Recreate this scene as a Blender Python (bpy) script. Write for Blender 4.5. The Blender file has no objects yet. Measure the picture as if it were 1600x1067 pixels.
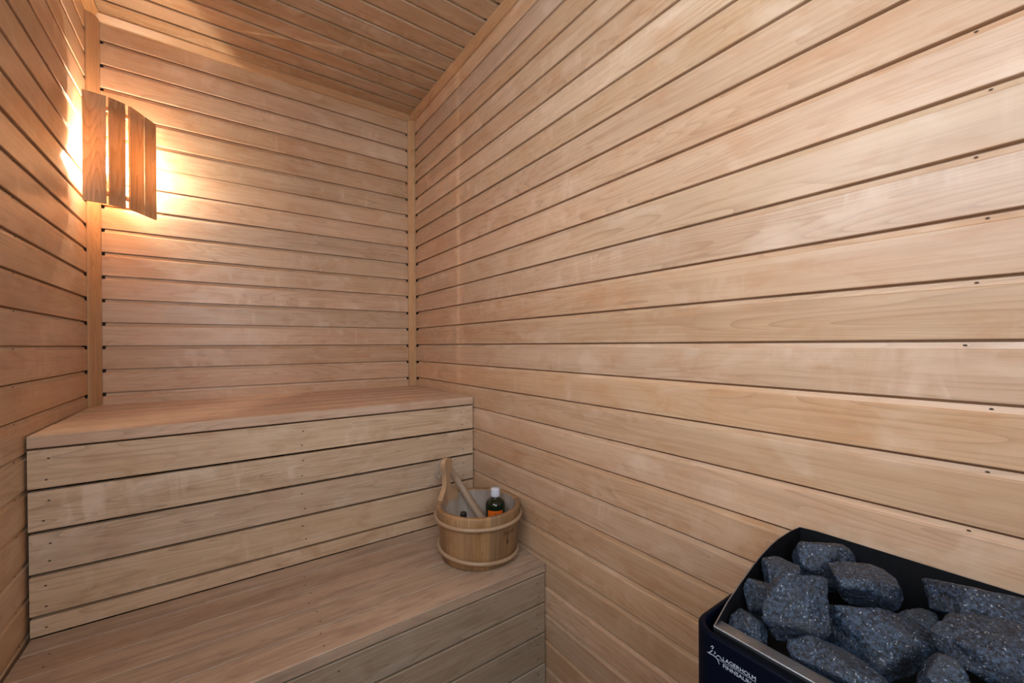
import bpy, bmesh, math, random
from mathutils import Vector, Matrix, noise

ZO = 1.10            # height of the camera's reference level above the floor
P = 0.08             # pitch of the wall boards
W = 1.14             # room width
YF = -2.30           # front wall (behind the camera)
ZC = 1.12            # ceiling, relative to the reference level
rnd = random.Random(7)
SC = bpy.context.scene
COL = SC.collection
PI = math.pi


# ------------------------------------------------------------------ materials
def nodes_of(name):
    m = bpy.data.materials.new(name)
    m.use_nodes = True
    nt = m.node_tree
    b = nt.nodes['Principled BSDF']
    return m, nt, b


def N(nt, t, **kw):
    n = nt.nodes.new(t)
    for k, v in kw.items():
        setattr(n, k, v)
    return n


def mathn(nt, op, a, b=None, c=None, clamp=False):
    n = N(nt, 'ShaderNodeMath', operation=op)
    n.use_clamp = clamp
    for i, x in enumerate((a, b, c)):
        if x is None:
            continue
        if isinstance(x, (int, float)):
            n.inputs[i].default_value = x
        else:
            nt.links.new(x, n.inputs[i])
    return n.outputs[0]


def mixc(nt, fac, a, b, blend='MIX'):
    n = N(nt, 'ShaderNodeMix', data_type='RGBA', blend_type=blend)
    for key, x in ((0, fac), (6, a), (7, b)):
        if isinstance(x, (int, float)):
            n.inputs[key].default_value = x
        elif isinstance(x, tuple):
            n.inputs[key].default_value = (x + (1,))[:4]
        else:
            nt.links.new(x, n.inputs[key])
    return n.outputs[2]


def noise_at(nt, vec, sx, sy, scale, detail=2.0, rough=0.5, off=0.0, dist=0.0):
    mp = N(nt, 'ShaderNodeMapping')
    mp.inputs['Scale'].default_value = (sx, sy, 1)
    mp.inputs['Location'].default_value = (off, off * .37, off * .11)
    nt.links.new(vec, mp.inputs['Vector'])
    n = N(nt, 'ShaderNodeTexNoise')
    n.inputs['Scale'].default_value = scale
    n.inputs['Detail'].default_value = detail
    n.inputs['Roughness'].default_value = rough
    n.inputs['Distortion'].default_value = dist
    nt.links.new(mp.outputs[0], n.inputs['Vector'])
    return n.outputs['Fac']


def ramp01(nt, x, lo, hi):
    n = N(nt, 'ShaderNodeMapRange')
    n.inputs[1].default_value = lo
    n.inputs[2].default_value = hi
    nt.links.new(x, n.inputs[0])
    return n.outputs[0]


def wood(name, light, mid, dark, rough=.42, tone=.18, blot=.75, pale=.58, ring=.42, fibre=.40, worn=0.0, knots=0.0, spec=.5):
    """wood whose grain runs along U; the tone attribute tells boards apart"""
    m, nt, b = nodes_of(name)
    L = nt.links.new
    uv = N(nt, 'ShaderNodeUVMap', uv_map='grain').outputs[0]
    at = N(nt, 'ShaderNodeAttribute', attribute_name='tone').outputs['Fac']
    col = mixc(nt, ramp01(nt, noise_at(nt, uv, 1, 5, 4.0, 3, .55, 1.3), .3, .7), mid, light)
    # rose / orange clouds in the wood
    col = mixc(nt, mathn(nt, 'MULTIPLY', ramp01(nt, noise_at(nt, uv, 1.0, 2.2, 9.0, 4, .6, 7.1, .6), .50, .72), blot), col, dark)
    # growth lines: contour lines of a stretched height field
    h = noise_at(nt, uv, .7, 9, 2.0, 1.0, .4, 3.7)
    ph = mathn(nt, 'FRACT', mathn(nt, 'MULTIPLY', h, 19.0))
    ln = mathn(nt, 'POWER', ph, 4.0)
    gate = ramp01(nt, noise_at(nt, uv, .6, 4, 2.2, 1, .5, 21.0), .36, .56)
    col = mixc(nt, mathn(nt, 'MULTIPLY', mathn(nt, 'MULTIPLY', ln, gate), ring), col, tuple(c * .55 for c in dark))
    # fine fibres
    fb = noise_at(nt, uv, 4, 170, 1.0, 3, .6, 5.0)
    col = mixc(nt, mathn(nt, 'MULTIPLY', ramp01(nt, fb, .42, .75), fibre), col, tuple(c * .7 for c in dark))
    # pale scuffs across the grain
    pl = ramp01(nt, noise_at(nt, uv, 2.2, 3.2, 3.2, 4, .55, 13.0, .5), .57, .76)
    col = mixc(nt, mathn(nt, 'MULTIPLY', pl, pale), col, (min(1, light[0] * 1.18), min(1, light[1] * 1.30), min(1, light[2] * 1.50)))
    # figure: faint bands across the grain
    fg = ramp01(nt, noise_at(nt, uv, 9.0, 2.5, 2.6, 3, .6, 41.0, .7), .52, .74)
    fm = ramp01(nt, noise_at(nt, uv, .9, 6, 2.0, 1, .5, 47.0), .50, .68)
    col = mixc(nt, mathn(nt, 'MULTIPLY', mathn(nt, 'MULTIPLY', fg, fm), pale * .9), col, (min(1, light[0] * 1.25), min(1, light[1] * 1.38), min(1, light[2] * 1.6)))
    if worn:
        wn = ramp01(nt, noise_at(nt, uv, 1.4, 12, 3.0, 5, .65, 31.0, .5), .45, .75)
        col = mixc(nt, mathn(nt, 'MULTIPLY', wn, worn), col, (dark[0] * .42, dark[1] * .45, dark[2] * .5))
    if knots:
        mp = N(nt, 'ShaderNodeMapping')
        mp.inputs['Scale'].default_value = (1.1, 9, 1)
        L(uv, mp.inputs['Vector'])
        vo = N(nt, 'ShaderNodeTexVoronoi', feature='F1')
        vo.inputs['Scale'].default_value = 1.0
        L(mp.outputs[0], vo.inputs['Vector'])
        kf = ramp01(nt, vo.outputs['Distance'], .045, .012)
        col = mixc(nt, mathn(nt, 'MULTIPLY', kf, knots), col, (.05, .025, .012))
    hsv = N(nt, 'ShaderNodeHueSaturation')
    t = mathn(nt, 'SUBTRACT', at, .5)
    L(mathn(nt, 'MULTIPLY_ADD', t, tone, 1.0), hsv.inputs['Value'])
    t2 = mathn(nt, 'SUBTRACT', mathn(nt, 'FRACT', mathn(nt, 'MULTIPLY', at, 7.31)), .5)
    L(mathn(nt, 'MULTIPLY_ADD', t2, .006, .5), hsv.inputs['Hue'])
    t3 = mathn(nt, 'SUBTRACT', mathn(nt, 'FRACT', mathn(nt, 'MULTIPLY', at, 13.7)), .5)
    L(mathn(nt, 'MULTIPLY_ADD', t3, .16, 1.0), hsv.inputs['Saturation'])
    L(col, hsv.inputs['Color'])
    L(hsv.outputs[0], b.inputs['Base Color'])
    L(mathn(nt, 'MULTIPLY_ADD', noise_at(nt, uv, 2, 6, 5.0, 3, .6, 17.0), .22, rough - .11), b.inputs['Roughness'])
    b.inputs['Specular IOR Level'].default_value = spec
    bp = N(nt, 'ShaderNodeBump')
    bp.inputs['Strength'].default_value = .10
    bp.inputs['Distance'].default_value = .002
    L(fb, bp.inputs['Height'])
    L(bp.outputs[0], b.inputs['Normal'])
    return m


def plain(name, color, rough=.5, metal=0.0, spec=.5, vary=0.0, scale=60, emit=None):
    m, nt, b = nodes_of(name)
    b.inputs['Base Color'].default_value = color + (1,)
    b.inputs['Roughness'].default_value = rough
    b.inputs['Metallic'].default_value = metal
    b.inputs['Specular IOR Level'].default_value = spec
    if vary:
        tc = N(nt, 'ShaderNodeTexCoord').outputs['Object']
        f = ramp01(nt, noise_at(nt, tc, 1, 1, scale, 5, .65), .35, .68)
        nt.links.new(mixc(nt, f, tuple(c * (1 - vary) for c in color), color), b.inputs['Base Color'])
        nt.links.new(mathn(nt, 'MULTIPLY_ADD', f, -.2, rough + .15), b.inputs['Roughness'])
    if emit:
        b.inputs['Emission Color'].default_value = emit[0] + (1,)
        b.inputs['Emission Strength'].default_value = emit[1]
    return m


def stone_material():
    m, nt, b = nodes_of('granite')
    L = nt.links.new
    tc = N(nt, 'ShaderNodeTexCoord').outputs['Object']
    f = noise_at(nt, tc, 1, 1, 260, 5, .72, 2.0)
    col = mixc(nt, ramp01(nt, f, .42, .62), (.004, .007, .013), (.044, .078, .140))
    big = noise_at(nt, tc, 1, 1, 28, 3, .5, 9.0)
    col = mixc(nt, ramp01(nt, big, .45, .8), col, (.028, .034, .044))
    sp = ramp01(nt, noise_at(nt, tc, 1, 1, 380, 3, .65, 4.0), .62, .70)
    col = mixc(nt, mathn(nt, 'MULTIPLY', sp, .8), col, (.50, .56, .64))
    L(col, b.inputs['Base Color'])
    L(mathn(nt, 'MULTIPLY_ADD', f, -.5, .72), b.inputs['Roughness'])
    bp = N(nt, 'ShaderNodeBump')
    bp.inputs['Strength'].default_value = .7
    bp.inputs['Distance'].default_value = .0022
    L(mathn(nt, 'ADD', f, mathn(nt, 'MULTIPLY', noise_at(nt, tc, 1, 1, 110, 4, .6, 6.0), 1.5)), bp.inputs['Height'])
    L(bp.outputs[0], b.inputs['Normal'])
    return m


def clear_glass():
    m, nt, b = nodes_of('bulb_glass')
    tr = N(nt, 'ShaderNodeBsdfTransparent')
    gl = N(nt, 'ShaderNodeBsdfGlossy')
    gl.inputs['Roughness'].default_value = .08
    mx = N(nt, 'ShaderNodeMixShader')
    mx.inputs[0].default_value = .05
    nt.links.new(tr.outputs[0], mx.inputs[1])
    nt.links.new(gl.outputs[0], mx.inputs[2])
    em = N(nt, 'ShaderNodeEmission')
    em.inputs['Color'].default_value = (1.0, .84, .65, 1)
    em.inputs['Strength'].default_value = 150.0
    ad = N(nt, 'ShaderNodeAddShader')
    nt.links.new(mx.outputs[0], ad.inputs[0])
    nt.links.new(em.outputs[0], ad.inputs[1])
    nt.links.new(ad.outputs[0], nt.nodes['Material Output'].inputs['Surface'])
    return m


M = {}
M['wall'] = wood('alder_boards', (.617, .443, .302), (.554, .369, .238), (.512, .300, .168), rough=.34)
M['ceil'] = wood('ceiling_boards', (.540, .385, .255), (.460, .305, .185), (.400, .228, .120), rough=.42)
M['trim'] = wood('amber_trim', (.560, .350, .190), (.500, .295, .145), (.400, .210, .090), rough=.42, tone=.1, blot=.3, pale=.1)
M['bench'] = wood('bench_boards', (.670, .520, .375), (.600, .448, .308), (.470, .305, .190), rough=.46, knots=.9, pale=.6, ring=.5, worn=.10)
M['front_low'] = wood('grey_bench_boards', (.470, .385, .290), (.420, .330, .240), (.360, .260, .180), rough=.5, knots=.6, pale=.35, ring=.45, worn=.25)  # darker and greyer than the upper bench front
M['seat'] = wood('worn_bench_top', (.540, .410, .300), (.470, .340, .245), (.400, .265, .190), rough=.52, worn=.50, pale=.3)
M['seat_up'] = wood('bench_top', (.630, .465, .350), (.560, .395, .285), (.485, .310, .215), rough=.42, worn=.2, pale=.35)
M['slat'] = wood('lamp_slat_wood', (.720, .500, .310), (.620, .395, .215), (.450, .245, .110), rough=.5, tone=.2, ring=.6, pale=0)
nt = M['slat'].node_tree
tl = N(nt, 'ShaderNodeBsdfTranslucent')
tl.inputs['Color'].default_value = (.86, .50, .19, 1)
mx = N(nt, 'ShaderNodeMixShader')
mx.inputs[0].default_value = .12
nt.links.new(nt.nodes['Principled BSDF'].outputs[0], mx.inputs[1])
nt.links.new(tl.outputs[0], mx.inputs[2])
nt.links.new(mx.outputs[0], nt.nodes['Material Output'].inputs['Surface'])
M['bucket'] = wood('bucket_staves', (.400, .250, .135), (.325, .190, .094), (.230, .122, .055), rough=.42, tone=.45, pale=.05, fibre=.5)
M['handle'] = wood('bucket_handle', (.520, .350, .205), (.450, .285, .155), (.360, .205, .100), rough=.4, tone=.1, pale=.1)
M['bucket_in'] = wood('grey_bucket_inside', (.400, .340, .290), (.330, .275, .230), (.250, .195, .155), rough=.6, tone=.25, pale=.2)
M['hoop'] = wood('pale_hoop', (.480, .345, .235), (.420, .290, .190), (.340, .215, .130), rough=.35, tone=0, blot=.2)
M['ladle'] = wood('grey_ladle_wood', (.400, .310, .235), (.340, .250, .180), (.260, .170, .110), rough=.5, tone=0, worn=.3)
M['nail'] = plain('nail_hole', (.035, .020, .012), .7)
M['gap'] = plain('dark_framing', (.03, .02, .014), .8)
M['navy'] = plain('navy_enamel', (.0008, .0024, .0090), .5, 0, .08)
M['black'] = plain('black_inside', (.006, .007, .009), .5, 0, .3, vary=.5, scale=40)
M['steel'] = plain('steel', (.36, .37, .40), .38, .9, .5, vary=.45, scale=25)
M['soot'] = plain('sooty_steel', (.016, .018, .024), .42, .5, .5, vary=.6, scale=30)
M['print'] = plain('white_print', (.55, .66, .82), .5)
M['stone'] = stone_material()
M['green'] = plain('green_glass', (.004, .014, .006), .06, 0, .6)
M['cap'] = plain('white_plastic', (.62, .68, .80), .35)
M['darkcap'] = plain('black_plastic', (.01, .01, .012), .35)
M['label'] = plain('orange_paper', (.72, .135, .006), .5)
M['ink'] = plain('label_ink', (.25, .05, .01), .5)
M['stamp'] = plain('burnt_brand', (.085, .040, .018), .6)
M['cord'] = plain('grey_cord', (.46, .42, .37), .6)
M['bulbglass'] = clear_glass()
M['filament'] = plain('glowing_filament', (1, .8, .5), .5, emit=((1.0, .84, .65), 20000.0))
M['ceramic'] = plain('ceramic', (.75, .72, .66), .3)
M['tile'] = plain('floor_tile', (.20, .19, .18), .4, vary=.15, scale=8)
M['jamb'] = M['trim']


# ------------------------------------------------------------------ mesh helpers
class MB:
    """collects shapes of one mesh, with a grain UV and a tone per board"""
    def __init__(s):
        s.bm = bmesh.new()
        s.uv = s.bm.loops.layers.uv.new('grain')
        s.tone = s.bm.faces.layers.float.new('tone')

    def face(s, vs, uvs=None, tone=.5, mat=0, smooth=False):
        try:
            f = s.bm.faces.new(vs)
        except ValueError:
            return None
        if uvs:
            for l, q in zip(f.loops, uvs):
                l[s.uv].uv = q
        f[s.tone] = tone
        f.material_index = mat
        f.smooth = smooth
        return f

    def grid(s, rows, uvs, tone=.5, mat=0, smooth=True, closed=False, tones=None):
        """rows of points -> quad sheet; rows wrap when closed"""
        R = [[s.bm.verts.new(p) for p in r] for r in rows]
        n = len(rows[0])
        for i in range(len(R) - 1):
            for j in range(n if closed else n - 1):
                k = (j + 1) % n
                kk = j + 1
                s.face((R[i][j], R[i][k], R[i + 1][k], R[i + 1][j]),
                       (uvs(i, j), uvs(i, kk), uvs(i + 1, kk), uvs(i + 1, j)),
                       tones(i, j) if tones else tone, mat, smooth)
        return R

    def extrude(s, prof, to, a0, a1, tone=None, closed=True, seed=None, mat=0, nseg=1):
        """2-D profile extruded along an axis; to(a, p, q) -> point"""
        if tone is None:
            tone = rnd.random()
        ou, ov = (rnd.random() * 50, rnd.random() * 50)
        per = [0.0]
        n = len(prof)
        for i in range(n):
            p, q = prof[i], prof[(i + 1) % n]
            per.append(per[-1] + math.hypot(p[0] - q[0], p[1] - q[1]))
        ring = []
        for g in range(nseg + 1):
            a = a0 + (a1 - a0) * g / nseg
            ring.append(([s.bm.verts.new(to(a, p, q)) for p, q in prof], a))
        for (A, ua), (B, ub) in zip(ring, ring[1:]):
            for i in range(n if closed else n - 1):
                k = (i + 1) % n
                s.face((A[i], A[k], B[k], B[i]),
                       ((ua + ou, per[i] + ov), (ua + ou, per[i + 1] + ov), (ub + ou, per[i + 1] + ov), (ub + ou, per[i] + ov)), tone, mat)
        if closed:
            for Rv, ua in (ring[0], ring[-1]):
                s.face(Rv, [(q * .5 + ou, p + ov) for p, q in prof], tone, mat)

    def box(s, x0, x1, y0, y1, z0, z1, along='x', ch=.0015, tone=None, mat=0):
        """a board with chamfered long edges"""
        if along == 'x':
            p0, p1, q0, q1, a0, a1 = y0, y1, z0, z1, x0, x1
            to = lambda a, p, q: (a, p, q)
        elif along == 'y':
            p0, p1, q0, q1, a0, a1 = x0, x1, z0, z1, y0, y1
            to = lambda a, p, q: (p, a, q)
        else:
            p0, p1, q0, q1, a0, a1 = x0, x1, y0, y1, z0, z1
            to = lambda a, p, q: (p, q, a)
        c = ch
        prof = [(p0 + c, q0), (p1 - c, q0), (p1, q0 + c), (p1, q1 - c), (p1 - c, q1), (p0 + c, q1), (p0, q1 - c), (p0, q0 + c)]
        s.extrude(prof, to, a0, a1, tone, mat=mat)

    def disc(s, c, n, r, mat=0, sx=1.0, u=None, seg=8):
        n = Vector(n).normalized()
        u = Vector(u) if u else n.orthogonal().normalized()
        w = n.cross(u)
        c = Vector(c)
        vs = [s.bm.verts.new(c + u * (math.cos(t) * r * sx) + w * (math.sin(t) * r)) for t in (2 * PI * i / seg for i in range(seg))]
        s.face(vs, [(0, 0)] * seg, .5, mat)

    def tube(s, pts, r, seg=10, tone=.5, mat=0, closed=False, caps=True, uoff=0.0):
        pts = [Vector(p) for p in pts]
        n = len(pts)
        rs = r if isinstance(r, (list, tuple)) else [r] * n
        rows, d = [], 0.0
        ref = Vector((0, 0, 1))
        prev = None
        us = []
        for i, p in enumerate(pts):
            if closed:
                t = (pts[(i + 1) % n] - pts[i - 1]).normalized()
            else:
                t = (pts[min(n - 1, i + 1)] - pts[max(0, i - 1)]).normalized()
            if prev is None:
                x = t.orthogonal().normalized()
            else:
                x = (prev - t * prev.dot(t)).normalized()
            prev = x
            y = t.cross(x)
            if i:
                d += (pts[i] - pts[i - 1]).length
            us.append(d + uoff)
            rows.append([p + (x * math.cos(a) + y * math.sin(a)) * rs[i] for a in (2 * PI * k / seg for k in range(seg))])
        if closed:
            rows.append(rows[0])
            us.append(d + .01 + uoff)
        R = s.grid(rows, lambda i, j: (us[i], rs[min(i, n - 1)] * 6.28 * j / seg), tone, mat, True, True)
        if not closed and caps:
            s.face(R[0], [(uoff, 0)] * seg, tone, mat)
            s.face(R[-1], [(uoff, 0)] * seg, tone, mat)

    def lathe(s, prof, seg=32, c=(0, 0), tones=None, mat=0, smooth=True, uscale=1.0):
        """(radius, z) profile turned about the z axis at c"""
        rows = [[(c[0] + r * math.cos(a), c[1] + r * math.sin(a), z) for a in (2 * PI * k / seg for k in range(seg))] for r, z in prof]
        per = [0.0]
        for a, b in zip(prof, prof[1:]):
            per.append(per[-1] + math.hypot(a[0] - b[0], a[1] - b[1]))
        rm = max(r for r, z in prof)
        return s.grid(rows, lambda i, j: (per[i], rm * 6.2832 * j / seg * uscale), .5, mat, smooth, True, tones)


def tag(o, label=None, cat=None, group=None, kind=None):
    for k, v in (('label', label), ('category', cat), ('group', group), ('kind', kind)):
        if v:
            o[k] = v
    return o


def put(name, mb, mats, parent=None, origin=None, merge=True, bevel=None, subsurf=0):
    """link the mesh; coordinates are given in room space (z from the reference level)"""
    bm = mb.bm
    if merge:
        bmesh.ops.remove_doubles(bm, verts=bm.verts, dist=1e-6)
    bmesh.ops.recalc_face_normals(bm, faces=bm.faces)
    me = bpy.data.meshes.new(name)
    base = Vector(parent['_base']) if parent is not None else Vector((0, 0, 0))
    org = Vector(origin) if origin is not None else base
    for v in bm.verts:
        v.co -= org
    bm.to_mesh(me)
    bm.free()
    for m in (mats if isinstance(mats, (list, tuple)) else [mats]):
        me.materials.append(m)
    o = bpy.data.objects.new(name, me)
    COL.objects.link(o)
    o['_base'] = tuple(org)
    if parent is not None:
        o.parent = parent
        o.location = org - base
    else:
        o.location = (org.x, org.y, org.z + ZO)
    return o


def thing(name, base, label, cat, group=None):
    o = bpy.data.objects.new(name, None)
    COL.objects.link(o)
    o.empty_display_size = .05
    o['_base'] = tuple(base)
    o.location = (base[0], base[1], base[2] + ZO)
    return tag(o, label, cat, group)


# ------------------------------------------------------------------ the room
# cross-section of one board: (up the wall, out of the wall)
BOARD = [(.0018, -.012), (.0018, -.0016), (.0022, -.0006), (.0030, 0), (.0680, 0), (.0686, -.0003), (.0700, -.0030), (.0782, -.0052), (.0784, -.0060), (.0784, -.012), (.0818, -.012)]
NAILWALL = {}


DX0, DX1, DZ0, DZ1 = -1.08, -.48, -.16, .80            # doorway added unseen behind the camera, sized to light the bench fronts
WY0, WY1, WZ0, WZ1 = -2.24, -1.22, .24, .98      # daylight window beside the photographer


def board_wall(name, to, a0, a1, k0, k1, mat, label, nails=None, hole=None, short=(0, 0)):
    """boards k0..k1; hole = (from, to, bottom, top) leaves a window open"""
    mb = MB()
    for k in range(k0, k1):
        spans = [(a0, a1)]
        if hole and k * P >= hole[2] - .001 and k * P + P <= hole[3] + .03:
            spans = [(a0, hole[0]), (hole[1], a1)]
        for b0, b1 in spans:
            tn = rnd.random()
            at = lambda a, p, q, k=k: to(a, p + k * P, q)
            mb.extrude(BOARD[:7], at, b0, b1, tn, closed=False)
            mb.extrude(BOARD[6:], at, b0 + (short[0] if b0 == a0 else 0), b1 - (short[1] if b1 == a1 else 0), tn, closed=False)
    if nails:
        nails(mb)
    # the framing behind the boards
    c0, c1 = k0 * P - .06, k1 * P + .055
    backs = [(a0, a1, c0, c1)]
    if hole:
        backs = [(a0, hole[0], c0, c1), (hole[1], a1, c0, c1), (hole[0], hole[1], c0, hole[2]), (hole[0], hole[1], hole[3], c1)]
    for b0, b1, d0, d1 in backs:
        mb.extrude([(d0, -.014), (d1, -.014), (d1, -.05), (d0, -.05)], to, b0, b1, .5, True, mat=1)
    o = put(name, mb, [mat, M['gap'], M['nail']])
    return tag(o, label, 'wall', kind='structure')


def right_nails(mb):
    for k in range(-13, 14):
        mb.disc((-.0 + .0021, -1.862 + rnd.uniform(-.012, .012), k * P - .0055), (-1, 0, .0), .0011, 2, 2.0, (0, 1, 0))
    for (y, z) in ((-.215, .335), (-.52, .055), (-.08, .012), (-.13, .0135)):
        mb.disc((-.0003, y, z), (-1, 0, 0), .0014, 2)


def left_nails(mb):
    for k in range(-13, 14):
        mb.disc((-W - .0021, -.62 + rnd.uniform(-.012, .012), k * P - .0055), (1, 0, 0), .0016, 2, 2.2, (0, 1, 0))


board_wall('wall_right', lambda a, p, q: (-q, a, p), YF - .05, .05, -14, 14, M['wall'], 'long wall of pale horizontal wooden boards behind the stone filled heater', right_nails, short=(0, .096))
board_wall('wall_left', lambda a, p, q: (-W + q, a, p), YF - .05, .05, -14, 14, M['wall'], 'narrow boarded wall at the left beside the lamp', left_nails, (WY0, WY1, WZ0, WZ1), (0, .107))
board_wall('wall_back', lambda a, p, q: (a, -q, p), -W - .012, .012, -14, 14, M['wall'], 'boarded end wall above the upper bench with the lit corner lamp', short=(.047, .049))

# ceiling boards run across the room
mb = MB()
for k in range(0, 29):
    y = -.012 - k * P
    tn = rnd.random()
    at = lambda a, p, q, y=y: (a, y - .0800 + p, ZC - q)
    mb.extrude(BOARD[:7], at, -W - .012, .012, tn, closed=False)
    mb.extrude(BOARD[6:], at, -W + .036, -.036, tn, closed=False)
mb.extrude([(.0, ZC + .014), (YF - .05, ZC + .014), (YF - .05, ZC + .05), (.0, ZC + .05)], lambda a, p, q: (a, p, q), -W - .05, .05, .5, mat=1)
tag(put('ceiling', mb, [M['ceil'], M['gap']]), 'boarded wooden ceiling of narrow planks', 'ceiling', kind='structure')

# floor
mb = MB()
mb.box(-W - .1, .1, YF - .1, .1, -ZO - .06, -ZO, 'x', .001)
tag(put('floor', mb, M['tile']), 'grey tiled sauna floor', 'floor', kind='structure')

board_wall('wall_front', lambda a, p, q: (a, YF + q, p), -W - .012, .012, -14, 14, M['wall'], 'boarded entrance wall facing the benches', None, (DX0, DX1, DZ0, DZ1))
mb = MB()
mb.box(-W - .08, -W + .010, WY0 - .001, WY0 + .03, WZ0, WZ1, 'z', .002)
mb.box(-W - .08, -W + .010, WY1 - .03, WY1 + .001, WZ0, WZ1, 'z', .002)
mb.box(-W - .08, -W + .010, WY0, WY1, WZ1 - .03, WZ1 + .001, 'y', .002)
mb.box(-W - .08, -W + .010, WY0, WY1, WZ0 - .001, WZ0 + .03, 'y', .002)
tag(put('window_1', mb, M['jamb']), 'wooden frame of the daylight window in the narrow wall', 'window', kind='structure')

mb = MB()
mb.box(DX0 - .001, DX0 + .03, YF - .08, YF + .010, DZ0, DZ1, 'z', .002)
mb.box(DX1 - .03, DX1 + .001, YF - .08, YF + .010, DZ0, DZ1, 'z', .002)
mb.box(DX0, DX1, YF - .08, YF + .010, DZ1 - .03, DZ1 + .001, 'x', .002)
mb.box(DX0, DX1, YF - .08, YF + .010, DZ0 - .001, DZ0 + .03, 'x', .002)
tag(put('fill_opening_1', mb, M['jamb']), 'wooden frame of an added light-fill doorway in the entrance wall', 'opening', kind='structure')

# corner trims and ceiling trims
def trim(name, prof, to, a0, a1, label):
    mb = MB()
    mb.extrude(prof, to, a0, a1, rnd.random(), nseg=1)
    tag(put(name, mb, M['trim']), label, 'trim', kind='structure')


zt = ZC - .021
ZB = -.2
trim('trim_1', [(-.0005, -.0005), (-.030, -.0005), (-.030, -.009), (-.0265, -.0125), (-.0115, -.027), (-.008, -.030), (-.0005, -.030)],
     lambda a, p, q: (p, q, a), ZB + .0005, zt, 'narrow vertical corner strip between end wall and heater wall')
trim('trim_2', [(-W + .0005, -.0005), (-W + .0275, -.0005), (-W + .0275, -.009), (-W + .0062, -.0465), (-W + .0030, -.0490), (-W + .0005, -.0490)],
     lambda a, p, q: (p, q, a), ZB + .0005, zt + .004, 'amber vertical corner strip behind the lamp')
trim('trim_3', [(-.0005, ZC - .0005), (-.029, ZC - .0005), (-.029, ZC - .006), (-.007, ZC - .0215), (-.0005, ZC - .0215)],
     lambda a, p, q: (p, a, q), YF + .001, -.0005, 'ceiling strip along the heater wall')
trim('trim_4', [(-.0005, ZC - .0005), (-.029, ZC - .0005), (-.029, ZC - .006), (-.007, ZC - .0215), (-.0005, ZC - .0215)],
     lambda a, p, q: (a, p, q), -W + .0005, -.0005, 'ceiling strip along the end wall')
trim('trim_5', [(-W + .0005, ZC - .0005), (-W + .029, ZC - .0005), (-W + .029, ZC - .006), (-W + .007, ZC - .0215), (-W + .0005, ZC - .0215)],
     lambda a, p, q: (p, a, q), YF + .001, -.0005, 'ceiling strip along the narrow lamp wall')

# ------------------------------------------------------------------ benches
XL, XR = -W + .0035, -.0035
YU, YL = -.586, -1.008
ZU, ZL = -.2, -.65
TH = .0275


def nail_row(mb, x, y, z, n, u):
    mb.disc((x, y, z), n, .0017, 1, 1.5, u)


up = thing('sauna_bench', (-W / 2, YU / 2, -ZO), 'upper wooden sauna bench against the end wall with a rosy lit seat', 'bench', 'two tiers of wooden sauna benches')
mb = MB()
y = YU
i = 0
while y < -.02:
    y1 = min(y + .0885, -.002)
    mb.box(XL + rnd.uniform(0, .0025), XR, y, y1, ZU - TH, ZU, 'x', .0018)
    for x in (-1.085, -.62, -.055):
        nail_row(mb, x + rnd.uniform(-.01, .01), y + .02, ZU + .0003, (0, 0, 1), (1, 0, 0))
    y = y1 + .005
put('seat', mb, [M['seat_up'], M['nail']], up)
mb = MB()
z = ZU - TH - .0045
HB = [.0865, .088, .088, .087]
for i in range(5):
    h = HB[i] if i < 4 else None
    z0 = z - h if h else ZL + .001
    mb.box(XL + .0006 * (i + 1) + rnd.uniform(0, .001), XR - .0005, YU + .0015, YU + .0195, z0, z, 'x', .0014, tone=[.72, .62, .16, .50, .58][i])
    if i < 4:
        for x in (-1.106, -.585, -.05):
            for dz in (.022, .066):
                nail_row(mb, x + rnd.uniform(-.006, .006), YU + .0012, z - dz + rnd.uniform(-.003, .003), (0, -1, 0), (1, 0, 0))
    else:
        nail_row(mb, -1.108, YU + .0012, z - .022, (0, -1, 0), (1, 0, 0))
    z = z0 - .0070
put('front_panel', mb, [M['bench'], M['nail']], up)
for x in (-1.10, -.60, -.05):
    mb = MB()
    mb.box(x - .02, x + .02, YU + .020, YU + .060, -ZO, ZU - TH - .0005, 'z', .001)
    mb.box(x - .02, x + .02, -.06, -.02, -ZO, ZU - TH - .0005, 'z', .001)
    mb.box(x - .02, x + .02, YU + .060, -.06, ZU - TH - .04, ZU - TH - .0005, 'y', .001)
    put('support_frame', mb, M['gap'], up)

lo = thing('sauna_bench', (-W / 2, (YU + YL) / 2, -ZO), 'lower wooden sauna bench in front, worn greyish, with the bucket standing on it', 'bench', 'two tiers of wooden sauna benches')
mb = MB()
ys = [YL, -.919, -.828, -.737, -.650, YU + .0005]
tn = [.62, .40, .55, .28, .45]
for i in range(5):
    a, b_ = ys[i], ys[i + 1] - (.0030 if i < 4 else 0)
    mb.box(XL + .003 + rnd.uniform(0, .003), XR, a, b_, ZL - TH, ZL, 'x', .0016, tone=tn[i])
    for x in (-1.085, -.60, -.06):
        for dy in (.022, .066):
            if i < 4:
                nail_row(mb, x + rnd.uniform(-.01, .01), a + dy, ZL + .0003, (0, 0, 1), (1, 0, 0))
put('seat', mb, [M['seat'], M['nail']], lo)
mb = MB()
z = ZL - TH - .0045
i = 0
while z > -ZO + .01:
    z0 = max(z - .0835, -ZO + .002)
    mb.box(XL + .002, XR - .001, YL + .0015, YL + .0195, z0, z, 'x', .0014)
    for x in (-1.09, -.585, -.032):
        for dz in (.022, .064):
            if z - dz > z0:
                nail_row(mb, x + rnd.uniform(-.006, .006), YL + .0012, z - dz, (0, -1, 0), (1, 0, 0))
    z = z0 - .0062
put('front_panel', mb, [M['front_low'], M['nail']], lo)
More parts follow.
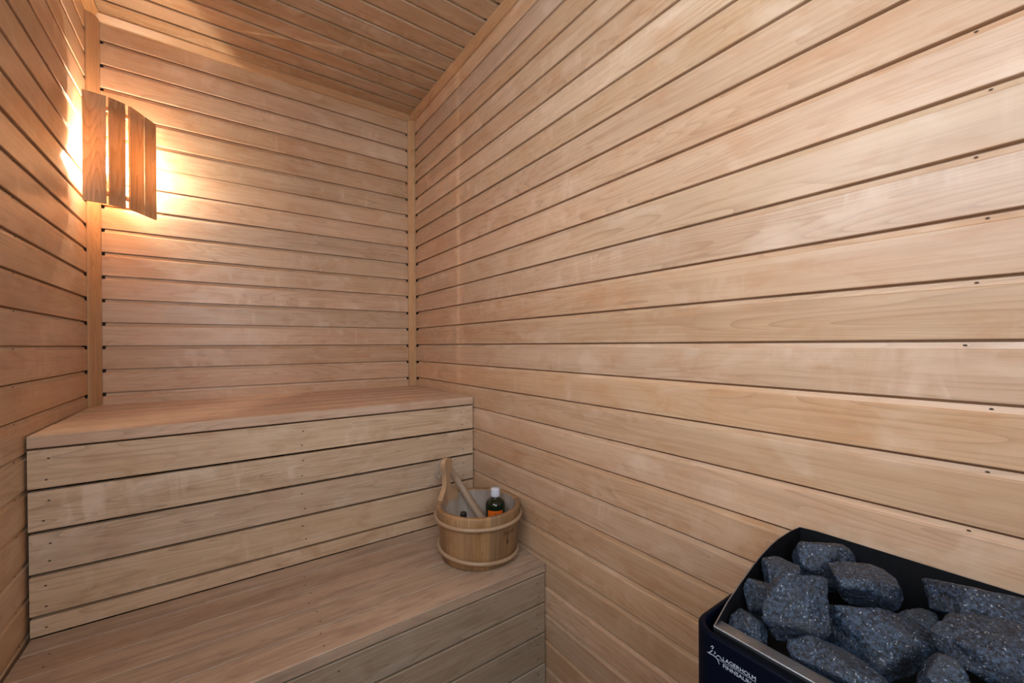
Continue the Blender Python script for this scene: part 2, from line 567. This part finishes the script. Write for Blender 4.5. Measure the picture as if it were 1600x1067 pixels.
for x in (-1.10, -.60, -.05):
    mb = MB()
    mb.box(x - .02, x + .02, YL + .020, YL + .060, -ZO, ZL - TH - .0005, 'z', .001)
    mb.box(x - .02, x + .02, YU - .045, YU - .005, -ZO, ZL - TH - .0005, 'z', .001)
    mb.box(x - .02, x + .02, YL + .060, YU - .045, ZL - TH - .04, ZL - TH - .0005, 'y', .001)
    put('support_frame', mb, M['gap'], lo)

# ------------------------------------------------------------------ corner lamp
ZS0, ZS1 = .443, .777
lamp = thing('corner_lamp', (-1.07, -.06, ZS0), 'curved slatted wooden corner lamp glowing high in the corner above the upper bench', 'lamp')
SL = [((-1.1220, -.1840), (-1.0705, -.1770)), ((-1.0650, -.1733), (-1.0292, -.1526)), ((-1.0190, -.1458), (-.9912, -.0946)), ((-.9898, -.0922), (-.9645, -.0460))]
for i, (a, b_) in enumerate(SL):
    A, B = Vector(a), Vector(b_)
    t = (B - A).normalized()
    nrm = Vector((t.y, -t.x))
    if nrm.dot(Vector((.5, -.8))) < 0:
        nrm = -nrm
    w = (B - A).length
    mb = MB()
    rows = []
    nz = 14
    for g in range(nz + 1):
        zz = ZS0 + (ZS1 - ZS0) * g / nz
        wb = .0006 * noise.noise(Vector((g * .35, i * 7.0, 0)))
        wc = .0006 * noise.noise(Vector((g * .35, i * 7.0 + 3, 0)))
        prof = [(wb, 0), (wb + .001, .001), (w * .5, .0022), (w + wc - .001, .001), (w + wc, 0), (w + wc, -.0055), (wb, -.0055)]
        rows.append([(A.x + t.x * p + nrm.x * (q - .001), A.y + t.y * p + nrm.y * (q - .001), zz) for p, q in prof])
    o1, o2 = rnd.random() * 30, rnd.random() * 30
    cw = [0, .002, w * .5, w, w + .002, w + .008, w * 2]
    R = mb.grid(rows, lambda g, j: (g * .024 + o1, (cw[j] if j < 7 else w * 2 + .006) + o2), rnd.random(), 0, False, True)
    mb.face(R[0], [(0, 0)] * 7)
    mb.face(R[-1], [(0, 0)] * 7)
    put('slat', mb, M['slat'], lamp)
# curved ribs behind the slats
arc = [Vector((-1.121, -.1740)), Vector((-1.0710, -.1675)), Vector((-1.0290, -.1430)), Vector((-.9985, -.0905)), Vector((-.9725, -.0450))]
for zc in (.478, .742):
    mb = MB()
    rows = []
    for zz in (zc - .007, zc + .007):
        rows.append([(p.x, p.y, zz) for p in arc] + [(p.x - .004, p.y + .005, zz) for p in reversed(arc)])
    R = mb.grid(rows, lambda g, j: (j * .04, g * .014), .5, 0, False, True)
    mb.face(R[0], [(0, 0)] * 10)
    mb.face(R[-1], [(0, 0)] * 10)
    put('rib', mb, M['slat'], lamp)
BX, BY, BZ = -1.090, -.0550, .605
mb = MB()
mb.lathe([(0.0, BZ - .062), (.0165, BZ - .062), (.0165, BZ - .036), (.013, BZ - .032), (0, BZ - .032)], 20, (BX, BY))
mb.box(BX - .012, BX + .012, BY + .012, -.0005, BZ - .060, BZ - .040, 'y', .001)
put('lamp_socket', mb, M['ceramic'], lamp)
mb = MB()
mb.lathe([(.008, BZ - .032), (.010, BZ - .026), (.0175, BZ - .012), (.0200, BZ), (.0175, BZ + .012), (.010, BZ + .0185), (0, BZ + .021)], 20, (BX, BY))
bulb = put('bulb', mb, M['bulbglass'], lamp)
mb = MB()
mb.tube([(BX, BY, BZ - .012), (BX, BY, BZ), (BX, BY, BZ + .012)], .0011, 6)
put('filament', mb, M['filament'], bulb)

# ------------------------------------------------------------------ bucket
BC = (-.131, -.838)
BR, BRB, BH = .130, .1145, .157
zb, zr = ZL, ZL + BH
NST = 17
bk = thing('sauna_bucket', (BC[0], BC[1], zb), 'round wooden sauna bucket with two hoops on the lower bench by the wall', 'bucket')
tones_st = [rnd.random() for _ in range(NST)]
SEG = NST * 6


def st_tone(i, j):
    return tones_st[(j // 6) % NST]


mb = MB()
rr = lambda z: BRB + (BR - BRB) * (z - zb) / BH
prof = [(0, zb + .0005), (BRB - .004, zb + .0005), (BRB, zb + .003)] + [(rr(zb + BH * t), zb + BH * t) for t in (.25, .5, .75)] + [(BR, zr - .003), (BR - .002, zr), (BR - .013, zr), (BR - .015, zr - .003)]
mb.lathe(prof, SEG, BC, st_tone)
put('staves', mb, M['bucket'], bk)
mb = MB()
mb.lathe([(BR - .0150, zr - .003), (BRB - .0145, zb + .022), (0, zb + .022)], SEG, BC, st_tone)
put('inside', mb, M['bucket_in'], bk)
for zc, tilt in ((zr - .031, 0.0), (zb + .026, .09)):
    pts = []
    for k in range(72):
        a = 2 * PI * k / 72
        dz = tilt * .11 * math.cos(a - math.radians(150))
        R_ = rr(zc + dz) + .0050
        pts.append((BC[0] + R_ * math.cos(a), BC[1] + R_ * math.sin(a), zc + dz))
    mb = MB()
    mb.tube(pts, .0058, 10, .5, 0, True)
    h = put('hoop', mb, M['hoop'], bk)
# the tall stave that serves as the handle
TH0 = math.radians(117)
hp = [(-.030, .030), (-.010, .052), (0, .050), (.006, .044), (.014, .030), (.024, .0185), (.036, .0135), (.052, .0115), (.068, .0120), (.080, .0150), (.090, .0195), (.100, .0222), (.109, .0222), (.116, .0190), (.1205, .0120), (.122, .004)]
rows = []
for h_, hw in hp:
    row = []
    r1 = rr(zr + min(h_, 0)) + .0006
    for side, rad in ((1, r1), (-1, r1), (-1, r1 - .0155), (1, r1 - .0155)):
        nn = 4
        rng = range(nn + 1)
        for q in (rng if (rad == r1) == True and side == 1 else (rng if side == -1 and rad != r1 else [])):
            pass
    outer = [(TH0 + (hw * (1 - 2 * q / 6)) / BR, r1) for q in range(7)]
    inner = [(TH0 - (hw * (1 - 2 * q / 6)) / BR, r1 - .0155) for q in range(7)]
    rows.append([(BC[0] + R_ * math.cos(a), BC[1] + R_ * math.sin(a), zr + h_) for a, R_ in outer + inner])
mb = MB()
R = mb.grid(rows, lambda i, j: (hp[i][0], (j if j < 7 else 14 - j) * .012), .6, 0, False, True)
mb.face(R[0], [(0, 0)] * 14)
mb.face(R[-1], [(0, 0)] * 14)
put('handle', mb, M['handle'], bk)


def text_mesh(name, body, size, to, mat, parent, label=None, width=None, spacing=1.0):
    cu = bpy.data.curves.new(name, 'FONT')
    cu.body = body
    cu.size = size
    cu.space_character = spacing
    cu.resolution_u = 3
    tmp = bpy.data.objects.new(name + '_tmp', cu)
    COL.objects.link(tmp)
    dg = bpy.context.evaluated_depsgraph_get()
    dg.update()
    me0 = bpy.data.meshes.new_from_object(tmp.evaluated_get(dg))
    bpy.data.objects.remove(tmp)
    mb = MB()
    xs = [v.co.x for v in me0.vertices]
    sx = 1.0 if width is None else width / (max(xs) - min(xs))
    x0 = min(xs)
    vs = [mb.bm.verts.new(to((v.co.x - x0) * sx, v.co.y)) for v in me0.vertices]
    for p in me0.polygons:
        mb.face([vs[i] for i in p.vertices])
    bpy.data.meshes.remove(me0)
    o = put(name, mb, mat, parent, merge=False)
    if label:
        o['label'] = label
    return o


# faint brand burnt into the staves
STA = math.radians(-84)


def on_bucket(x, y):
    z = zb + .092 + y
    r_ = rr(z) + .0004
    a = STA + x / r_
    return (BC[0] + r_ * math.cos(a), BC[1] + r_ * math.sin(a), z)


text_mesh('burnt_brand', 'Harvia', .021, on_bucket, M['stamp'], bk, 'faint burnt brand on the staves', width=.046)
mb = MB()
dp = [(0, .014), (.0035, .006), (.0042, .001), (.0025, -.003), (0, -.004), (-.0025, -.003), (-.0042, .001), (-.0035, .006)]
mb.face([mb.bm.verts.new(on_bucket(.016 + x, -.024 + y)) for x, y in dp])
put('burnt_flame', mb, M['stamp'], bk)

# ladle leaning in the bucket, its cord loop hanging at the end
ld = thing('ladle', (-.1049, -.9322 + .006, zb + .026), 'grey wooden ladle handle leaning out of the bucket', 'ladle')
LT, LQ = Vector((-.1365, -.640, -.4269)), Vector((-.1055, -.926, -.611))
mb = MB()
npt = 14
mb.tube([LQ.lerp(LT, t / (npt - 1)) for t in range(npt)], [.0142 - .0035 * t / (npt - 1) for t in range(npt - 1)] + [.0075], 14, .4)
put('shaft', mb, M['ladle'], ld)
mb = MB()
cupc = LQ + Vector((0, .012, 0))
mb.lathe([(0, zb + .0235), (.020, zb + .0235), (.025, zb + .030), (.028, zb + .048), (.025, zb + .048), (.022, zb + .032), (0, zb + .028)], 24, (LQ.x - .012, LQ.y + .020))
put('scoop', mb, M['ladle'], ld)
mb = MB()
lp = []
for k in range(28):
    a = 2 * PI * k / 28
    lp.append((LT.x - .026 + .0125 * math.cos(a) + .006 * math.sin(a), LT.y + .014 + .004 * math.cos(a), LT.z - .010 + .031 * math.sin(a)))
mb.tube(lp, .0026, 8, .5, 0, True)
put('hanging_loop', mb, M['cord'], ld)

# bottles in the bucket
def bottle(name, c, z0, r, zsh, ztop, capr, caph, capmat, glass, label, lab=None):
    t = thing(name, (c[0], c[1], z0), label, 'bottle')
    mb = MB()
    rn = capr * .82
    mb.lathe([(0, z0 + .0005), (r - .004, z0 + .0005), (r, z0 + .005), (r, zsh), (r * .97, zsh + .006), (r * .86, zsh + .0125), (r * .68, zsh + .0175), (rn + .001, zsh + .0205), (rn, zsh + .024), (rn, ztop - caph + .002), (0, ztop - caph + .002)], 36, c)
    put('glass_body', mb, glass, t)
    mb = MB()
    zc = ztop - caph
    mb.lathe([(0, zc), (capr, zc), (capr, zc + .004), (capr * .97, ztop - .003), (capr * .88, ztop), (0, ztop)], 32, c)
    put('cap', mb, capmat, t)
    if lab:
        a0, a1, z1, z2 = lab
        mb = MB()
        rows = [[(c[0] + (r + .0004) * math.cos(a0 + (a1 - a0) * k / 12), c[1] + (r + .0004) * math.sin(a0 + (a1 - a0) * k / 12), z) for k in range(13)] for z in (z1, z2)]
        mb.grid(rows, lambda i, j: (j * .01, i * .1))
        lb = put('paper_label', mb, M['label'], t)
        mb = MB()
        am = a0 + (a1 - a0) * .52
        for q, (dz, hh) in enumerate(((.007, .0022), (.0105, .0028), (.0145, .0028), (.0185, .0028))):
            rows = [[(c[0] + (r + .0007) * math.cos(am + da), c[1] + (r + .0007) * math.sin(am + da), z2 - dz - dd) for da in (-.09, -.03, .03, .09)] for dd in (0, hh)]
            mb.grid(rows, lambda i, j: (0, 0))
        put('printed_mark', mb, M['ink'], lb)
    return t


bottle('bottle', (-.0665, -.836), zb + .0225, .0315, -.5160, -.4625, .0150, .0265, M['cap'], M['green'],
       'dark green bottle with white cap and orange label in the bucket', (math.radians(-170), math.radians(-78), zb + .035, -.5255))
bottle('bottle', (-.2005, -.868), zb + .0225, .0135, -.536, -.4985, .0098, .016, M['darkcap'], M['darkcap'],
       'small bottle with a black cap just showing above the bucket rim')

# ------------------------------------------------------------------ heater
HY0, HY1 = -1.657, -2.135
HXF, HXB = -.316, -.012
HZT = -.3455
ht = thing('sauna_heater', (-.16, (HY0 + HY1) / 2, -ZO), 'dark navy electric sauna heater filled with stones against the wall', 'heater')


def rounded(x0, x1, y0, y1, r, rb, n=7):
    """plan outline; the front corners (x0) rounded by r, the back ones by rb"""
    pts = []
    for cx, cy, rad, a0 in ((x0 + r, y0 + r, r, 180), (x1 - rb, y0 + rb, rb, 270), (x1 - rb, y1 - rb, rb, 0), (x0 + r, y1 - r, r, 90)):
        for k in range(n + 1):
            a = math.radians(a0 + 90 * k / n)
            pts.append((cx + rad * math.cos(a), cy + rad * math.sin(a)))
    return pts


mb = MB()
outs = [(-.98, 0), (HZT - .0035, 0), (HZT - .001, .0012), (HZT, .0035), (HZT, .0055), (HZT - .0015, .0075), (HZT - .004, .008), (-.62, .008)]
rows = []
for z, ins in outs:
    rows.append([(x, y, z) for x, y in rounded(HXF + ins, HXB - ins, HY1 + ins, HY0 - ins, .030 - ins * .8, .014 - ins * .8)])
R = mb.grid(rows, lambda i, j: (0, 0), .5, 0, True, True)
mb.face(R[0], [(0, 0)] * len(R[0]))
casing = put('casing', mb, M['navy'], ht)
for x, y in ((-.285, -1.69), (-.285, -2.10), (-.045, -1.69), (-.045, -2.10)):
    mb = MB()
    mb.box(x - .014, x + .014, y - .014, y + .014, -ZO, -.9805, 'z', .002)
    put('leg', mb, M['navy'], ht)

# stone tray: back plate with rounded shoulders, curved sides, front lip
TX0, TX1, TY0, TY1 = -.291, -.030, -1.675, -2.118
TZB = -.398
side = [(-.291, -.350), (-.260, -.333), (-.230, -.3215), (-.209, -.3145), (-.185, -.3065), (-.162, -.3005), (-.135, -.2955), (-.110, -.2930), (-.070, -.2930), (-.050, -.2945), (TX1, -.2965)]
th = .0014
for yo, yi in ((TY0, TY0 - th), (TY1, TY1 + th)):
    mb = MB()
    for ya, flip in ((yo, 0), (yi, 1)):
        rows = [[(x, ya, TZB) for x, z in side], [(x, ya, z) for x, z in side]]
        mb.grid(rows, lambda i, j: (0, 0), .5, 0, False)
    mb.grid([[(x, yo, z) for x, z in side], [(x, yi, z) for x, z in side]], lambda i, j: (0, 0), .5, 1, False)
    put('side_plate', mb, [M['soot'], M['steel']], ht)
mb = MB()
# the back plate, its top corners meeting the sides in a round
for xa in (TX1, TX1 - th):
    mb.grid([[(xa, y, TZB) for y in (TY0, -1.70, -2.09, TY1)], [(xa, y, -.2965 + dz) for y, dz in ((TY0, 0), (-1.70, .002), (-2.09, .002), (TY1, 0))]], lambda i, j: (0, 0), .5, 0, False)
mb.grid([[(xa, y, -.2965 + dz) for y, dz in ((TY0, 0), (-1.70, .002), (-2.09, .002), (TY1, 0))] for xa in (TX1, TX1 - th)], lambda i, j: (0, 0), .5, 1, False)
put('back_plate', mb, [M['soot'], M['steel']], ht)
mb = MB()
mb.box(TX0 - .0005, TX0 + .017, TY1, TY0, -.3535, -.350, 'y', .0008)
mb.box(TX0 - .0005, TX0 + .0012, TY1, TY0, TZB, -.3536, 'y', .0003, mat=1)
put('front_lip', mb, [M['steel'], M['soot']], ht)
mb = MB()
mb.box(TX0 + .018, TX1 - .002, TY0 - .0125, TY0 - .0016, -.368, -.3655, 'x', .0006)
put('side_ledge', mb, M['steel'], ht)
mb = MB()
mb.box(TX0 + .0014, TX1 - .0016, TY1 + .0016, TY0 - .0016, TZB, TZB + .004, 'y', .0004)
put('tray_floor', mb, M['black'], ht)

# printing on the front of the casing
XP = HXF - .0004
front = lambda y0, z0: (lambda x, y: (XP, y0 - x, z0 + y))
text_mesh('lettering', 'LAGERHOLM', .0064, front(-1.6998, -.36680), M['print'], casing, 'white printed lettering', width=.0352)
text_mesh('lettering', 'FINNSAUNA', .0064, front(-1.6998, -.37460), M['print'], casing, 'white printed lettering', width=.0352)
LOGO = {
    'head': [(-1.68523, -.35977), (-1.68611, -.35814), (-1.68767, -.35721), (-1.68836, -.3579), (-1.68766, -.35959), (-1.68662, -.3609)],
    'arm': [(-1.68486, -.36596), (-1.68635, -.36378), (-1.68739, -.36213)],
    'body': [(-1.6824, -.36789), (-1.68434, -.36628), (-1.68548, -.36431), (-1.68739, -.36196)],
    'leg': [(-1.68938, -.36194), (-1.69049, -.36253), (-1.69022, -.36413), (-1.68893, -.36576)],
    'slope': [(-1.68064, -.36794), (-1.68372, -.36811), (-1.68763, -.36766), (-1.69106, -.36808), (-1.69319, -.36929), (-1.69445, -.37143), (-1.69528, -.37384)],
    'arc': [(-1.6915, -.36697), (-1.6932, -.36491), (-1.69532, -.36419), (-1.69699, -.36524), (-1.69824, -.36697), (-1.70031, -.36691)],
    'line': [(-1.69378, -.36849), (-1.69614, -.36853), (-1.70031, -.36858), (-1.70927, -.3682), (-1.72028, -.3680), (-1.7355, -.3680)],
}
mb = MB()
for k, pl in LOGO.items():
    hw = .00020 if k == 'line' else .00042
    pv = [Vector(p) for p in pl]
    L_, R_ = [], []
    for i, p in enumerate(pv):
        t = (pv[min(i + 1, len(pv) - 1)] - pv[max(i - 1, 0)]).normalized()
        n = Vector((-t.y, t.x))
        w = hw * (1.0 if 0 < i < len(pv) - 1 or k == 'line' else .45)
        L_.append(mb.bm.verts.new((XP, p.x + n.x * w, p.y + n.y * w)))
        R_.append(mb.bm.verts.new((XP, p.x - n.x * w, p.y - n.y * w)))
    for i in range(len(pv) - 1):
        mb.face((L_[i], L_[i + 1], R_[i + 1], R_[i]))
emb = put('emblem', mb, M['print'], casing, merge=False)
emb['label'] = 'white line emblem of a figure'


# ------------------------------------------------------------------ stones
def stone(base, size, euler, seed, label, cuts=12, sharp=16.0):
    """an angular broken rock: a ball cut by random planes, then roughened"""
    r = random.Random(seed)
    mb = MB()
    bmesh.ops.create_icosphere(mb.bm, subdivisions=5, radius=1.0)
    planes = []
    for _ in range(cuts):
        n = Vector((r.gauss(0, 1), r.gauss(0, 1), r.gauss(0, 1))).normalized()
        planes.append((n, r.uniform(.52, .84)))
    rot = Matrix.Rotation(0, 3, 'X')
    from mathutils import Euler
    E_ = Euler([math.radians(a) for a in euler]).to_matrix()
    off = Vector((seed * 3.1, seed * 1.7, seed * .9))
    mx = 0
    for v in mb.bm.verts:
        d = v.co.normalized()
        acc = 1.0
        for n, q in planes:
            c = n.dot(d)
            if c > .05:
                acc += (c / q) ** (sharp * 2)
        rad = acc ** (-1 / (sharp * 2))
        rad *= 1 + .06 * noise.noise(d * 2.3 + off) + .03 * noise.noise(d * 6 + off) + .018 * noise.noise(d * 13 + off) + .008 * noise.noise(d * 31 + off)
        v.co = d * rad
    lo_ = [min(v.co[i] for v in mb.bm.verts) for i in range(3)]
    hi_ = [max(v.co[i] for v in mb.bm.verts) for i in range(3)]
    for v in mb.bm.verts:
        q = Vector([((v.co[i] - lo_[i]) / (hi_[i] - lo_[i]) - .5) * size[i] for i in range(3)])
        v.co = E_ @ q + Vector(base)
    for f in mb.bm.faces:
        f.smooth = True
    o = put('sauna_stone', mb, M['stone'], origin=base, merge=False)
    return tag(o, label, 'stone', 'stones heaped in the heater')


# centre, size (long, across, thick), rotation, seed, label
STONES = [
    ((-0.0850, -1.7198, -0.3195), (0.0720, 0.0550, 0.0720), (0, 8, -35), 3, 'pale blue stone at the far back corner of the heater'),
    ((-0.1622, -1.7040, -0.3202), (0.0551, 0.0374, 0.0433), (0, 6, -35), 5, 'small dark stone wedged between the curved side plate and the pale back corner stone'),
    ((-0.2071, -1.6997, -0.3379), (0.0481, 0.0327, 0.0577), (0, -8, -35), 8, 'upright rough stone leaning beside the curved side plate'),
    ((-0.2253, -1.7393, -0.3169), (0.0822, 0.0560, 0.0822), (0, -6, -35), 11, 'large domed grey stone in the left half of the heap'),
    ((-0.2537, -1.7012, -0.3560), (0.0483, 0.0367, 0.0405), (0, 4, -35), 14, 'low dark stone in the tray corner where the steel lip meets the side plate'),
    ((-0.1266, -1.7790, -0.3106), (0.0868, 0.0579, 0.0579), (0, 16, -40), 21, 'broad brownish grey stone lying behind the domed stone'),
    ((-0.1680, -1.8039, -0.3481), (0.1256, 0.0718, 0.0807), (0, 6, -68), 26, 'biggest slab shaped stone in the centre of the heap'),
    ((-0.2507, -1.7944, -0.3512), (0.1042, 0.0436, 0.0377), (0, 4, -82), 31, 'long blue speckled stone just behind the steel front lip'),
    ((-0.1095, -1.8282, -0.3428), (0.0431, 0.0338, 0.0431), (0, 0, -60), 37, 'small shadowed stone squeezed between the big slab and the back plate'),
    ((-0.0829, -1.8849, -0.3081), (0.1210, 0.0600, 0.0600), (0, 8, -80), 41, 'large dark ridge backed stone nearest the back plate'),
    ((-0.1525, -1.8997, -0.3160), (0.1166, 0.0646, 0.0646), (0, 4, -78), 47, 'large sparkling stone with a bright edge in front of the ridge backed one'),
    ((-0.2150, -1.8626, -0.3254), (0.0400, 0.0340, 0.0400), (0, 0, -60), 52, 'small stone sunk in the dark gap beside the big slab'),
]
for s in STONES:
    stone(*s)

# ------------------------------------------------------------------ daylight and camera
w = bpy.data.worlds.new('World')
SC.world = w
w.use_nodes = True
bg = w.node_tree.nodes['Background']
bg.inputs['Color'].default_value = (.85, .93, 1.0, 1)
bg.inputs['Strength'].default_value = 7.0
for nm, loc, rot, sx, sy in (('window_portal', (-W - .07, (WY0 + WY1) / 2, (WZ0 + WZ1) / 2 + ZO), (0, -PI / 2, 0), WZ1 - WZ0, WY1 - WY0),
                             ('fill_opening_portal', ((DX0 + DX1) / 2, YF - .07, (DZ0 + DZ1) / 2 + ZO), (PI / 2, 0, 0), DX1 - DX0, DZ1 - DZ0)):
    pd = bpy.data.lights.new(nm, 'AREA')
    pd.shape = 'RECTANGLE'
    pd.size, pd.size_y = sx, sy
    pd.cycles.is_portal = True
    po = bpy.data.objects.new(nm, pd)
    COL.objects.link(po)
    po.location = loc
    po.rotation_euler = rot

yaw, pit, rol, f = .6189, -.003, -.0053, 639.732
F = Vector((math.sin(yaw) * math.cos(pit), math.cos(yaw) * math.cos(pit), math.sin(pit)))
R0 = Vector((math.cos(yaw), -math.sin(yaw), 0))
U0 = R0.cross(F)
Rr = R0 * math.cos(rol) + U0 * math.sin(rol)
Uu = U0 * math.cos(rol) - R0 * math.sin(rol)
cam = bpy.data.cameras.new('camera')
cam.sensor_width = 36
cam.lens = 36 * f / 1600
cam.shift_y = 6.8713 / 1600
cam.clip_start = .01
co = bpy.data.objects.new('camera', cam)
COL.objects.link(co)
mw = Matrix((Rr, Uu, -F)).transposed().to_4x4()
mw.translation = Vector((-.7856, -1.9429, -.0017 + ZO))
co.matrix_world = mw
SC.camera = co

for o in SC.objects:
    if '_base' in o:
        del o['_base']
SC.cycles.max_bounces = 10
SC.cycles.diffuse_bounces = 6
SC.cycles.transparent_max_bounces = 8
SC.cycles.sample_clamp_indirect = 8.0
SC.view_settings.view_transform = 'Standard'
SC.view_settings.look = 'None'
SC.view_settings.gamma = 1.0
SC.view_settings.use_curve_mapping = False
SC.view_settings.exposure = 0.0
